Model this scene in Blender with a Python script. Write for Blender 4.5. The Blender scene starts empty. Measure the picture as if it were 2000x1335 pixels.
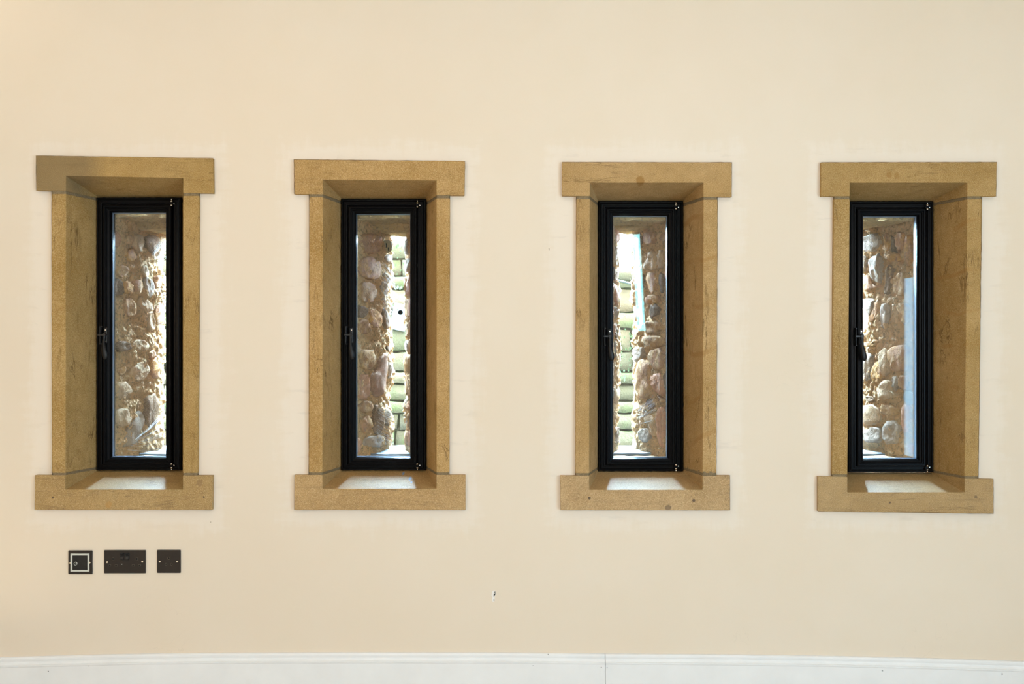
import bpy, bmesh, math, random
from mathutils import Vector, noise, Matrix
from mathutils.geometry import tessellate_polygon

random.seed(7)
S = bpy.context.scene
COL = S.collection
CZ = 1.30            # camera height above the floor
D = 4.0              # camera to wall, metres
F = 2220.0           # focal length in pixels of the 2000 px wide frame

# ------------------------------------------------------------------ camera
cam_d = bpy.data.cameras.new('camera'); cam = bpy.data.objects.new('camera', cam_d)
COL.objects.link(cam)
cam.location = (0, -D, CZ); cam.rotation_euler = (math.pi/2, 0, 0)
cam_d.sensor_width = 36; cam_d.lens = 36*F/2000.0
cam_d.clip_start = .05
S.camera = cam

# ------------------------------------------------------------------ world, lights, exposure
W = bpy.data.worlds.new('overcast_sky'); S.world = W; W.use_nodes = True
bg = W.node_tree.nodes['Background']
bg.inputs[0].default_value = (.50, .745, 1.0, 1); bg.inputs[1].default_value = 300

def area(name, loc, target, size, power, color, size_y=None, spread=180):
    l = bpy.data.lights.new(name, 'AREA'); l.energy = power; l.color = color
    l.size = size; l.spread = math.radians(spread)
    if size_y: l.shape = 'RECTANGLE'; l.size_y = size_y
    else: l.shape = 'DISK'
    o = bpy.data.objects.new(name, l); COL.objects.link(o); o.location = loc
    o.rotation_euler = (Vector(target)-Vector(loc)).to_track_quat('-Z', 'Y').to_euler()
    return o
# recessed ceiling lamps in a row along the window wall
for i, (x, y, p, c) in enumerate([(-2.0, -.42, 1.6, (1, .88, .70)), (-.95, -1.15, 3.6, (1, .80, .58)), (.45, -1.15, 3, (1, .86, .72)), (1.85, -1.15, 2.4, (1, .86, .72))]):
    area('ceiling_lamp', (x, y, 2.86), (x, y+.15, 0), .10, p, c)
# unseen fill lights added further back in the room
area('rear_ceiling_fill', (-1.2, -4.2, 2.86), (-.9, -2.5, .0), .9, 13, (1, .66, .38))
area('rear_ceiling_fill', (.8, -4.2, 2.86), (.6, -2.5, .0), .9, 6, (1, .86, .72))
area('camera_fill', (-.2, -4.4, 1.50), (0, 0, 1.2), .50, 12, (1, .86, .76))  # fill added close to the camera to brighten the rubble
area('cross_fill', (-2.4, -4.7, 1.50), (.4, 0, 1.3), .35, 22, (1, .70, .44))  # this pair is added as cross light onto the rubble reveals
area('cross_fill', (3.0, -5.8, 1.50), (-.6, 0, 1.2), .35, 35, (1, .84, .72))
# daylight: glazed door in the side wall; soft cool fill added behind the camera
area('door_daylight', (3.19, -4.03, 1.10), (0, -4.03, 1.10), 1.7, 112, (.34, .69, 1.0), 1.43)
area('rear_cool_fill', (0, -6.55, 1.25), (0, 0, 1.2), 1.6, 22, (.86, .92, 1.0), 1.7)
# strip lights added to make the streak mirrored in the third pane
g2 = area('streak_strip_core', (1.215, -6.54, 1.88), (1.215, 0, 1.88), .028, 4, (.75, 1, 1.0), .84)
g2.matrix_world = Matrix.Translation(g2.location) @ Matrix.Rotation(math.radians(-3.5), 4, 'Y') @ g2.rotation_euler.to_matrix().to_4x4()
g = area('streak_strip', (1.215, -6.55, 1.87), (1.215, 0, 1.87), .075, 5, (.25, .85, .95), .93)
g.matrix_world = Matrix.Translation(g.location) @ Matrix.Rotation(math.radians(-3.5), 4, 'Y') @ Matrix.Translation(-g.location) @ (Matrix.Translation(g.location) @ g.rotation_euler.to_matrix().to_4x4())
# work lamp on the floor, close to the wall
area('floor_lamp_light', (-1.98, -.42, .05), (-1.45, -.08, 1.9), .03, .45, (1, .80, .55), spread=95)

vs = S.view_settings
S.display_settings.display_device = 'sRGB'
vs.view_transform = 'Standard'; vs.look = 'None'; vs.exposure = 0.0; vs.gamma = 1.0
vs.use_curve_mapping = False
S.cycles.max_bounces = 8; S.cycles.diffuse_bounces = 4; S.cycles.transparent_max_bounces = 16
S.cycles.sample_clamp_indirect = 6

# portals: help the sampler find the sky through the slits
SLIT_Y = .66
# (frame centre x, slit left px, slit right px, slit top px)
WIN = [
    dict(cx=-1.3650, sl=322, sr=350, st=460, lz=.4665),
    dict(cx=-.4700, sl=766, sr=791, st=462, lz=.4665),
    dict(cx=.4712, sl=1209, sr=1236, st=456, lz=.462),
    dict(cx=1.3860, sl=1640, sr=1669, st=452, lz=.460),
]
def PX(px, y): return (px-1000)/F*(D+y)
def PZ(py, y): return CZ+(667.5-py)/F*(D+y)
for w in WIN:
    w['xl'] = PX(w['sl'], SLIT_Y); w['xr'] = PX(w['sr'], SLIT_Y); w['zt'] = PZ(w['st'], SLIT_Y)
    l = bpy.data.lights.new('sky_portal', 'AREA'); l.shape = 'RECTANGLE'; l.size = w['xr']-w['xl']+.05; l.size_y = .95
    l.cycles.is_portal = True
    o = bpy.data.objects.new('sky_portal', l); COL.objects.link(o)
    o.location = ((w['xl']+w['xr'])/2, .72, CZ); o.rotation_euler = (-math.pi/2, 0, 0)
    o.rotation_euler = Vector((0, -1, 0)).to_track_quat('-Z', 'Y').to_euler()

# ------------------------------------------------------------------ helpers
def link(name, me, parent=None, mat=None, smooth=False):
    o = bpy.data.objects.new(name, me); COL.objects.link(o)
    if parent: o.parent = parent
    if mat and not me.materials: me.materials.append(mat)
    if smooth:
        for p in me.polygons: p.use_smooth = True
    return o
def obj(name, bm, mat, parent=None, smooth=False, bevel=0, seg=2):
    me = bpy.data.meshes.new(name)
    bmesh.ops.recalc_face_normals(bm, faces=bm.faces)
    bm.to_mesh(me); bm.free()
    o = link(name, me, parent, mat, smooth)
    if bevel:
        m = o.modifiers.new('bevel', 'BEVEL'); m.width = bevel; m.segments = seg; m.limit_method = 'ANGLE'; m.angle_limit = math.radians(30)
    return o
def from_data(name, v, f, mat, parent=None, smooth=False):
    me = bpy.data.meshes.new(name); me.from_pydata(v, [], f); me.update()
    return link(name, me, parent, mat, smooth)
def empty(name, loc=(0, 0, 0), **props):
    o = bpy.data.objects.new(name, None); COL.objects.link(o); o.location = loc; o.empty_display_size = .05
    for k, val in props.items(): o[k] = val
    return o
def tag(o, **props):
    for k, val in props.items(): o[k] = val
    return o
def box(bm, x0, x1, y0, y1, z0, z1):
    vs_ = [bm.verts.new(p) for p in ((x0,y0,z0),(x1,y0,z0),(x1,y1,z0),(x0,y1,z0),(x0,y0,z1),(x1,y0,z1),(x1,y1,z1),(x0,y1,z1))]
    for f in ((0,3,2,1),(4,5,6,7),(0,1,5,4),(1,2,6,5),(2,3,7,6),(3,0,4,7)): bm.faces.new([vs_[i] for i in f])
def cyl(bm, c, axis, r, h, seg=16, r2=None):
    m = Vector(axis).to_track_quat('Z', 'Y').to_matrix().to_4x4(); m.translation = Vector(c)
    bmesh.ops.create_cone(bm, cap_ends=True, segments=seg, radius1=r, radius2=r if r2 is None else r2, depth=h, matrix=m)
def lathe(bm, c, prof, seg=14, axis='z'):
    rings = []
    for r, h in prof:
        ring = []
        for k in range(seg):
            a = 2*math.pi*k/seg
            p = (r*math.cos(a), r*math.sin(a), h) if axis == 'z' else (r*math.cos(a), h, r*math.sin(a))
            ring.append(bm.verts.new(Vector(c)+Vector(p)))
        rings.append(ring)
    for a, b in zip(rings, rings[1:]):
        for k in range(seg): bm.faces.new((a[k], a[(k+1) % seg], b[(k+1) % seg], b[k]))
    bm.faces.new(rings[0]); bm.faces.new(rings[-1])
def ring_sweep(bm, x0, x1, z0, z1, prof):
    """prof: list of (inset, y) swept round a rectangle with mitred corners; closed profile."""
    loops = []
    for ins, y in prof:
        loops.append([bm.verts.new(p) for p in ((x0+ins, y, z0+ins), (x1-ins, y, z0+ins), (x1-ins, y, z1-ins), (x0+ins, y, z1-ins))])
    n = len(loops)
    for i in range(n):
        a, b = loops[i], loops[(i+1) % n]
        for k in range(4): bm.faces.new((a[k], a[(k+1) % 4], b[(k+1) % 4], b[k]))
def rough_box(bm, x0, x1, y0, y1, z0, z1, step, amp, freq, seed=0, fine=.35):
    nx, ny, nz = (max(1, int(round(abs(b-a)/step))) for a, b in ((x0, x1), (y0, y1), (z0, z1)))
    cache = {}
    def V(i, j, k):
        key = (i, j, k)
        if key not in cache:
            p = Vector((x0+(x1-x0)*i/nx, y0+(y1-y0)*j/ny, z0+(z1-z0)*k/nz))
            q = p*freq+Vector((seed*3.1, seed*1.7, seed))
            d = noise.noise_vector(q)*amp+noise.noise_vector(q*3.3)*amp*fine
            cache[key] = bm.verts.new(p+d)
        return cache[key]
    for i in range(nx):
        for j in range(ny):
            for k in (0, nz): bm.faces.new((V(i,j,k), V(i+1,j,k), V(i+1,j+1,k), V(i,j+1,k)))
    for i in range(nx):
        for k in range(nz):
            for j in (0, ny): bm.faces.new((V(i,j,k), V(i+1,j,k), V(i+1,j,k+1), V(i,j,k+1)))
    for j in range(ny):
        for k in range(nz):
            for i in (0, nx): bm.faces.new((V(i,j,k), V(i,j+1,k), V(i,j+1,k+1), V(i,j,k+1)))
def chaikin(p, n=2):
    for _ in range(n):
        q = []
        for a, b in zip(p, p[1:]+p[:1]):
            q.append((a[0]*.75+b[0]*.25, a[1]*.75+b[1]*.25)); q.append((a[0]*.25+b[0]*.75, a[1]*.25+b[1]*.75))
        p = q
    return p

# ------------------------------------------------------------------ node helper
class N:
    def __init__(s, name):
        s.m = bpy.data.materials.new(name); s.m.use_nodes = True
        s.t = s.m.node_tree; s.t.nodes.clear()
        s.out = s.t.nodes.new('ShaderNodeOutputMaterial')
    def n(s, typ, **kw):
        nd = s.t.nodes.new('ShaderNode'+typ)
        for k, v in kw.items(): setattr(nd, k, v)
        return nd
    def put(s, sock, v):
        if isinstance(v, bpy.types.NodeSocket): s.t.links.new(v, sock)
        elif v is not None: sock.default_value = v
    def math(s, op, a, b=None, c=None, clamp=False):
        nd = s.n('Math', operation=op, use_clamp=clamp)
        s.put(nd.inputs[0], a)
        if b is not None: s.put(nd.inputs[1], b)
        if c is not None: s.put(nd.inputs[2], c)
        return nd.outputs[0]
    def mix(s, fac, a, b, mode='MIX'):
        nd = s.n('Mix', data_type='RGBA', blend_type=mode)
        s.put(nd.inputs[0], fac)
        s.put(nd.inputs[6], (*a, 1) if isinstance(a, tuple) and len(a) == 3 else a)
        s.put(nd.inputs[7], (*b, 1) if isinstance(b, tuple) and len(b) == 3 else b)
        return nd.outputs[2]
    def coords(s, obj_space=True, rnd=True, scale=(1, 1, 1), rot=(0, 0, 0)):
        tc = s.n('TexCoord'); v = tc.outputs['Object']
        if rnd:
            oi = s.n('ObjectInfo'); c = s.n('CombineXYZ')
            for i, k in enumerate((37.0, 91.0, 53.0)): s.put(c.inputs[i], s.math('MULTIPLY', oi.outputs['Random'], k))
            va = s.n('VectorMath', operation='ADD'); s.put(va.inputs[0], v); s.put(va.inputs[1], c.outputs[0]); v = va.outputs[0]
        mp = s.n('Mapping'); s.put(mp.inputs[0], v); mp.inputs['Scale'].default_value = scale; mp.inputs['Rotation'].default_value = rot
        return mp.outputs[0]
    def noise(s, v, scale, detail=4, rough=.55, dist=0):
        nd = s.n('TexNoise'); s.put(nd.inputs['Vector'], v)
        nd.inputs['Scale'].default_value = scale; nd.inputs['Detail'].default_value = detail
        nd.inputs['Roughness'].default_value = rough; nd.inputs['Distortion'].default_value = dist
        return nd.outputs['Fac']
    def rng(s, v, a, b, c=0.0, d=1.0, smooth=False):
        nd = s.n('MapRange'); nd.clamp = True
        if smooth: nd.interpolation_type = 'SMOOTHSTEP'
        s.put(nd.inputs[0], v)
        for i, k in zip((1, 2, 3, 4), (a, b, c, d)): nd.inputs[i].default_value = k
        return nd.outputs[0]
    def bsdf(s, color, rough=.8, bump=None, dist=.002, strength=1.0, metal=0, spec=.3, **kw):
        b = s.n('BsdfPrincipled')
        s.put(b.inputs['Base Color'], (*color, 1) if isinstance(color, tuple) else color)
        s.put(b.inputs['Roughness'], rough); s.put(b.inputs['Metallic'], metal); s.put(b.inputs['Specular IOR Level'], spec)
        if bump is not None:
            bp = s.n('Bump'); bp.inputs['Strength'].default_value = strength; bp.inputs['Distance'].default_value = dist
            s.put(bp.inputs['Height'], bump); s.put(b.inputs['Normal'], bp.outputs[0])
        for k, v in kw.items(): s.put(b.inputs[k], v)
        s.t.links.new(b.outputs[0], s.out.inputs[0])
        return s.m
def lin(r, g, b):
    f = lambda c: (c/255/12.92) if c/255 <= .04045 else ((c/255+.055)/1.055)**2.4
    return (f(r), f(g), f(b))
def line_mask(m, n_, w):   # thin dark veins where a noise crosses its middle
    return m.rng(m.math('ABSOLUTE', m.math('SUBTRACT', n_, .5)), 0, w, 1, 0)

# ------------------------------------------------------------------ materials
def sandstone(name, tint=(1, 1, 1), streak='h', spots=(), vein=1.0, patch=None, band=0, sheen=False):
    m = N(name)
    v = m.coords()
    big = m.noise(v, 4.0, 3); mid = m.noise(v, 28, 4, .6); fine = m.noise(v, 420, 2, .7); pits = m.noise(v, 190, 2, .6)
    a = tuple(x*t for x, t in zip((.375, .216, .066), tint)); b = tuple(x*t for x, t in zip((.49, .305, .122), tint))
    c = m.mix(m.rng(big, .3, .7), a, b)
    c = m.mix(m.rng(mid, .35, .7, 0, .35), c, tuple(x*.72 for x in a))
    # grain of the sand
    c = m.mix(m.rng(fine, .50, .72, 0, .60), c, tuple(x*.42 for x in a))
    c = m.mix(m.rng(fine, .48, .30, 0, .50), c, (.76, .58, .34))
    c = m.mix(m.rng(pits, .62, .74, 0, .55), c, (.14, .085, .035))
    # bedding lines
    sc, ro = ((1.3, 5, 15), (0, .10, 0)) if streak == 'h' else ((16, 6, 2.2), (0, .30, 0))
    sv = m.coords(scale=sc, rot=ro)
    ln = line_mask(m, m.noise(sv, 1.15, 5, .62, .5), .012)
    msk = m.rng(m.noise(v, 7, 3), .44, .62)
    ln = m.math('MULTIPLY', ln, msk)
    c = m.mix(m.math('MULTIPLY', ln, .70*vein), c, (.17, .095, .035))
    ln2 = m.rng(m.noise(sv, 2.6, 4, .6, .3), .60, .76, 0, .42*vein)
    c = m.mix(ln2, c, tuple(x*.52 for x in a))
    if band:   # curved rust-coloured bands of bedding
        wv = m.n('TexWave', wave_type='BANDS', bands_direction='Z'); m.put(wv.inputs['Vector'], m.coords(rot=(0, .35, 0)))
        wv.inputs['Scale'].default_value = 2.2; wv.inputs['Distortion'].default_value = 11; wv.inputs['Detail'].default_value = 3; wv.inputs['Detail Scale'].default_value = .5
        c = m.mix(m.math('MULTIPLY', m.rng(wv.outputs['Fac'], .95, .995, 0, band), m.rng(m.noise(v, 6, 2), .42, .6)), c, (.36, .19, .06))
    tc = m.n('TexCoord').outputs['Object']
    for (sx, sz, r, col, k) in spots:
        d = m.n('VectorMath', operation='DISTANCE'); mp = m.n('VectorMath', operation='MULTIPLY'); m.put(mp.inputs[0], tc); mp.inputs[1].default_value = (1, 0, 1)
        m.put(d.inputs[0], mp.outputs[0]); d.inputs[1].default_value = (sx, 0, sz)
        dd = m.math('ADD', d.outputs['Value'], m.math('MULTIPLY', m.math('SUBTRACT', m.noise(tc, 60, 3), .5), r*.9))
        c = m.mix(m.rng(dd, r*.75, r*1.05, k, 0), c, col)
    if patch:
        px_, pz_, r, col, k = patch
        d = m.n('VectorMath', operation='DISTANCE'); m.put(d.inputs[0], tc); d.inputs[1].default_value = (px_, 0, pz_)
        dd = m.math('ADD', d.outputs['Value'], m.math('MULTIPLY', m.math('SUBTRACT', m.noise(tc, 14, 4), .5), .12))
        c = m.mix(m.rng(dd, r*.6, r*1.1, k, 0), c, col)
    h = m.math('ADD', m.math('MULTIPLY', fine, .8), m.math('MULTIPLY', pits, .7))
    h = m.math('SUBTRACT', m.math('ADD', h, m.math('MULTIPLY', mid, .6)), m.math('MULTIPLY', ln, .8))
    return m.bsdf(c, .62 if sheen else .9, h, .0016, .55, spec=.6 if sheen else .15)

m = N('joint_mortar'); v = m.coords(); f_ = m.noise(v, 260, 3, .7)
joint = m.bsdf(m.mix(m.rng(f_, .35, .7), (.185, .13, .07), (.31, .235, .14)), .95, f_, .003, .9, spec=.1)

def wall_paint():
    m = N('cream_wall_paint'); tc = m.n('TexCoord').outputs['Object']
    big = m.noise(tc, 1.3, 3); mid = m.noise(tc, 7, 4, .6)
    base = m.mix(m.rng(big, .35, .65), (.778, .650, .508), (.790, .672, .538))
    base = m.mix(m.rng(mid, .45, .75, 0, .35), base, (.765, .640, .485))
    # brushed undercoat left showing round each stone surround
    sep = m.n('SeparateXYZ'); m.put(sep.inputs[0], tc)
    x, z = sep.outputs[0], sep.outputs[2]
    dmin = None
    for cx in (-1.357, -.464, .470, 1.388):
        dx = m.math('SUBTRACT', m.math('ABSOLUTE', m.math('SUBTRACT', x, cx)), .27)
        dz = m.math('SUBTRACT', m.math('ABSOLUTE', m.math('SUBTRACT', z, CZ+.02)), .60)
        d = m.math('MAXIMUM', dx, dz)
        dmin = d if dmin is None else m.math('MINIMUM', dmin, d)
    br = m.n('Mapping'); m.put(br.inputs[0], tc); br.inputs['Scale'].default_value = (3.5, 1, 16)
    br2 = m.n('Mapping'); m.put(br2.inputs[0], tc); br2.inputs['Scale'].default_value = (16, 1, 3.0)
    s1 = m.noise(br.outputs[0], 1.7, 4, .65); s2 = m.noise(br2.outputs[0], 1.7, 4, .65)
    dn = m.math('ADD', dmin, m.math('MULTIPLY', m.math('SUBTRACT', m.math('ADD', s1, s2), 1.0), .13))
    k = m.rng(dn, .035, .10, .60, 0, True)
    base = m.mix(k, base, (.83, .725, .615))
    sm = m.math('MULTIPLY', m.rng(dmin, .02, .09, 1, 0), m.rng(s1, .60, .68, 0, .5))
    base = m.mix(sm, base, (.70, .60, .50))
    # a few scuffs
    sc = m.math('MULTIPLY', m.rng(m.noise(tc, 2.2, 2), .62, .70), line_mask(m, m.noise(tc, 7, 3, .5, 1.2), .006))
    base = m.mix(m.math('MULTIPLY', sc, .22), base, (.55, .45, .36))
    h = m.math('ADD', m.math('MULTIPLY', m.noise(tc, 5, 3), .6), m.math('MULTIPLY', m.noise(tc, 160, 2), .04))
    return m.bsdf(base, .75, h, .004, .35, spec=.2)
M_wall = wall_paint()

def simple(name, col, rough=.6, metal=0, spec=.4, nz=None, amt=.0005, **kw):
    m = N(name)
    b = m.noise(m.coords(), nz or 60, 3, .6)
    c = m.mix(m.rng(b, .3, .75), tuple(x*.94 for x in col), col)
    return m.bsdf(c, rough, b, amt, .5, metal, spec, **kw)
M_white = simple('white_skirting_gloss', (.85, .83, .81), .35, nz=9, amt=.0004)
M_ceil = simple('white_ceiling', (.82, .80, .76), .8)
M_plain = simple('cream_side_wall', (.80, .76, .68), .8)
M_floor = simple('oak_floor', (.60, .55, .48), .6, nz=9)
M_black = simple('black_painted_steel', (.003, .003, .0035), .28, 0, .06, nz=120, amt=.0004)
M_seal = simple('black_sealant', (.004, .004, .004), .45, 0, .12, nz=150, amt=.003)
M_handle = simple('black_iron_handle', (.009, .009, .010), .34, 0, .3, nz=200, amt=.0006)
M_chrome = simple('steel_hinge_pin', (.62, .58, .52), .25, 1, .5)
M_spacer = simple('aluminium_spacer', (.16, .22, .34), .35, .3, .5)
M_bronze = simple('dark_bronze_plate', (.028, .020, .015), .42, .3, .4, nz=90, amt=.0004)
M_dark = simple('black_plastic', (.010, .008, .007), .35)
M_void = simple('hole_shade_black', (.002, .002, .002), .8)  # flat black colour standing in for shade inside holes and cracks
M_rim = simple('socket_rim_highlight', (.11, .085, .065), .35, .6)  # lighter colour painted on the hole rims as a highlight
M_ring = simple('pale_grey_frame', (.60, .59, .52), .5)
M_brass = simple('brass_screw', (.86, .74, .58), .25, .9)
M_silver = simple('silver_coax_ring', (.55, .55, .52), .3, .9)
M_chip = simple('white_filler', (.88, .82, .76), .9)
M_slate = simple('grey_slate', (.26, .31, .37), .6, nz=30, amt=.004)
M_cable = simple('black_cable', (.02, .03, .03), .5)
M_plate = simple('white_enamel_plate', (.105, .115, .12), .4)
M_tag = simple('beige_tag', (.42, .34, .20), .6)
M_ground = simple('gravel_ground', (.16, .15, .13), .9, nz=40, amt=.02)
M_ext = simple('lime_render_core', (.18, .14, .10), .9)

m = N('window_glass')
lw = m.n('LayerWeight'); lw.inputs[0].default_value = .5
fr = m.math('ADD', m.math('MULTIPLY', m.math('POWER', lw.outputs['Facing'], 5.0), .9), .014)
tr = m.n('BsdfTransparent'); tr.inputs[0].default_value = (.985, .995, .99, 1); gl = m.n('BsdfGlossy'); gl.inputs['Roughness'].default_value = .012
mx = m.n('MixShader'); m.put(mx.inputs[0], fr); m.t.links.new(tr.outputs[0], mx.inputs[1]); m.t.links.new(gl.outputs[0], mx.inputs[2])
m.t.links.new(mx.outputs[0], m.out.inputs[0]); M_glass = m.m

def rubble(name, cols, dark=.35, bump=.006, freq=1.0):
    m = N(name); v = m.coords()
    a = m.noise(v, 14*freq, 4, .6, .4); b = m.noise(v, 70*freq, 5, .7, .5); f = m.noise(v, 260*freq, 3, .7)
    oi = m.n('ObjectInfo')
    r = m.n('ValToRGB'); el = r.color_ramp.elements; r.color_ramp.interpolation = 'LINEAR'
    el[0].position = 0; el[0].color = (*cols[0], 1); el[1].position = 1; el[1].color = (*cols[-1], 1)
    for i, c_ in enumerate(cols[1:-1]): e = el.new((i+1)/(len(cols)-1)); e.color = (*c_, 1)
    m.put(r.inputs[0], m.math('ADD', m.math('MULTIPLY', oi.outputs['Random'], .6), m.math('MULTIPLY', m.rng(a, .3, .7), .4)))
    c = m.mix(m.rng(b, .50, .72, 0, dark+.3), r.outputs[0], (.055, .035, .02))
    c = m.mix(m.rng(f, .52, .35, 0, .45), c, (.62, .50, .36))
    h = m.math('ADD', m.math('MULTIPLY', b, 1.0), m.math('MULTIPLY', f, .35))
    return m.bsdf(c, .92, h, bump, 1.0, spec=.12)
M_rub = rubble('rubble_stone', [(.62, .30, .09), (.40, .22, .11), (.68, .41, .18), (.52, .28, .16), (.74, .40, .12), (.50, .32, .19)])
M_rub_dark = rubble('dark_rubble_stone', [(.25, .14, .07), (.21, .135, .085), (.30, .17, .09)], .2)
M_rub_pink = rubble('pink_rubble_stone', [(.66, .34, .20), (.70, .37, .22), (.60, .32, .20)], .2)
M_rub_brown = rubble('brown_rubble_stone', [(.40, .22, .14), (.44, .25, .16), (.36, .20, .13)], .3)
M_rub_pale = rubble('pale_rubble_stone', [(.78, .53, .31), (.72, .50, .31), (.80, .56, .33)], .2)
M_rub_grey = rubble('grey_rubble_stone', [(.46, .36, .28), (.54, .43, .34), (.40, .31, .25)], .25)
M_mortar = rubble('rubble_mortar', [(.88, .58, .30), (.90, .58, .29), (.84, .56, .31)], .58, .010, 1.2)
M_lint = rubble('rough_slit_lintel', [(.60, .39, .17), (.66, .44, .20)], .5, .008, 1.0)
M_bed = rubble('sandy_bed', [(.55, .36, .20), (.60, .42, .25)], .05, .004, .8)
def garden(name):
    m = N(name); v = m.coords(); oi = m.n('ObjectInfo')
    a = m.noise(v, 5, 4, .6); b = m.noise(v, 24, 5, .7)
    r = m.n('ValToRGB'); el = r.color_ramp.elements
    el[0].color = (.066, .056, .038, 1); el[1].color = (.115, .088, .060, 1)
    e = el.new(.5); e.color = (.082, .076, .050, 1)
    m.put(r.inputs[0], oi.outputs['Random'])
    c = m.mix(m.rng(a, .5, .66, 0, .75), r.outputs[0], (.055, .082, .026))
    c = m.mix(m.rng(b, .5, .7, 0, .5), c, (.06, .06, .045))
    return m.bsdf(c, .95, b, .01, 1.0, spec=.1)
M_gard = garden('mossy_garden_stone')
M_leaf = simple('green_leaf', (.022, .045, .010), .6)
m = N('cobweb_silk'); M_web = m.bsdf((.85, .88, .92), .6, spec=.3)

# ------------------------------------------------------------------ stone surround geometry (metres on the face plane)
YF = -.018; YB = .180
fx = lambda p: PX(p, YF); fz = lambda p: PZ(p, YF)
SUR = [
  dict(lint=[(70,304),(416,309),(417,377.5),(71,372)], sill=[(68.5,927.5),(415.5,928),(414.4,995),(67.8,995)],
       jl=(100.7,128.5,101.5,127.7), jr=(358,388.7,357.4,386), sof=(343,347.5), sl=955.5),
  dict(lint=[(574,311.3),(908,314.7),(907,382),(575,379)], sill=[(575.5,927),(909,927),(909,995),(575,995)],
       jl=(604,630.4,603,629.6), jr=(852.5,878.7,852.5,877.5), sof=(351,352), sl=954),
  dict(lint=[(1097.8,316.4),(1429.4,317),(1428.8,384.5),(1097.8,382.5)], sill=[(1094.4,928.4),(1425.7,928),(1425.7,995.8),(1095,995.3)],
       jl=(1125.7,1151.9,1124,1150.4), jr=(1373.9,1401.5,1372.5,1399), sof=(356.3,356.3), sl=956),
  dict(lint=[(1604,317),(1947,316.4),(1945.5,383.3),(1603.6,383.3)], sill=[(1598,929.8),(1940.4,935),(1940.4,1002.6),(1598,998)],
       jl=(1629,1659.7,1625,1654.9), jr=(1889.7,1918,1884,1911), sof=(356.3,356.3), sl=961),
]
FZT = [CZ+.5270, CZ+.5215, CZ+.514, CZ+.513]      # frame top z
FZB = [CZ-.4685, CZ-.4685, CZ-.4715, CZ-.4755]     # frame bottom z
FHW = .1540                                        # frame half width

# ------------------------------------------------------------------ inner wall with openings
def hull_outline(i, grow=.0007, jit=.0009):
    s = SUR[i]; L, B = s['lint'], s['sill']; jl, jr = s['jl'], s['jr']
    pts = [L[0], L[1], L[2], (jr[1], L[2][1]), (jr[3], B[1][1]), B[1], B[2], B[3], B[0], (jl[2], B[0][1]), (jl[0], L[3][1]), L[3]]
    P = [Vector((PX(p[0], -.001), PZ(p[1], -.001))) for p in pts]
    n = len(P); out = []
    for k in range(n):     # offset outwards (points run clockwise)
        a, b, c = P[k-1], P[k], P[(k+1) % n]
        d1 = (b-a).normalized(); d2 = (c-b).normalized()
        n1 = Vector((-d1.y, d1.x)); n2 = Vector((-d2.y, d2.x))
        out.append(b+(n1+n2)*grow)
    res = []
    for k in range(n):
        a, b = out[k], out[(k+1) % n]; m_ = max(2, int((b-a).length/.012))
        for q in range(m_):
            p = a.lerp(b, q/m_)
            if q:
                nr = Vector((-(b-a).y, (b-a).x)).normalized()
                p = p+nr*(noise.noise(Vector((p.x*70, p.y*70, i)))*jit*1.6)
            res.append(p)
    return res
X0, X1, ZC = -2.6, 3.2, 2.9
def holed_sheet(bm, outer, holes, y, depth):
    loops = [[Vector((p[0], p[1], 0)) for p in outer]]+[[Vector((p[0], p[1], 0)) for p in h] for h in holes]
    tris = tessellate_polygon(loops)
    flat = [p for l in loops for p in l]
    f = [bm.verts.new((p.x, y, p.y)) for p in flat]
    b = [bm.verts.new((p.x, y+depth, p.y)) for p in flat]
    for t in tris:
        try: bm.faces.new([f[k] for k in t]); bm.faces.new([b[k] for k in t])
        except ValueError: pass
    o = 0
    for l in loops:
        n = len(l)
        for k in range(n):
            a, c = o+k, o+(k+1) % n
            bm.faces.new((f[a], f[c], b[c], b[a]))
        o += n
bm = bmesh.new()
holed_sheet(bm, [(X0, 0), (X1, 0), (X1, ZC), (X0, ZC)], [hull_outline(i) for i in range(4)], 0, .16)
wall = obj('wall_back', bm, M_wall)
tag(wall, kind='structure', label='cream painted plaster wall with pale brushed patches round four stone windows', category='wall')
# chipped plaster with white filler and black slivers coloured as shaded cracks
def blob(bm, pts, y0, y1):
    a = [bm.verts.new((PX(p[0], 0), y0, PZ(p[1], 0))) for p in pts]; b = [bm.verts.new((PX(p[0], 0), y1, PZ(p[1], 0))) for p in pts]
    bm.faces.new(a); bm.faces.new(b[::-1])
    for k in range(len(a)): bm.faces.new((a[k], a[(k+1) % len(a)], b[(k+1) % len(b)], b[k]))
bm = bmesh.new(); blob(bm, [(962,1153),(966,1152),(968,1156),(967.5,1162),(966,1166),(966.5,1172),(963,1175),(960.5,1172),(961,1166),(959.8,1162),(961,1157)], -.0009, .002)
obj('plaster_chip', bm, M_chip, wall)
bm = bmesh.new(); blob(bm, [(965.8,1154.4),(967.4,1154.2),(967.5,1161),(965.8,1162.4),(965.4,1164.8),(964,1164.4),(964.3,1160.4),(966.4,1159.6)], -.0014, .002)
blob(bm, [(963.4,1170.4),(965.6,1170),(966,1171.8),(964.4,1172.4)], -.0014, .002)
obj('crack', bm, M_void, wall)
bm = bmesh.new(); blob(bm, [(1071.4,484.6),(1073.2,484.2),(1073.4,488.6),(1072,489)], -.0008, .002); blob(bm, [(410.6,1018.2),(412.6,1018),(412.4,1019.6),(410.8,1019.8)], -.0008, .002)
obj('scuff_mark', bm, simple('brown_scuff', (.45, .36, .26), .9), wall)

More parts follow.
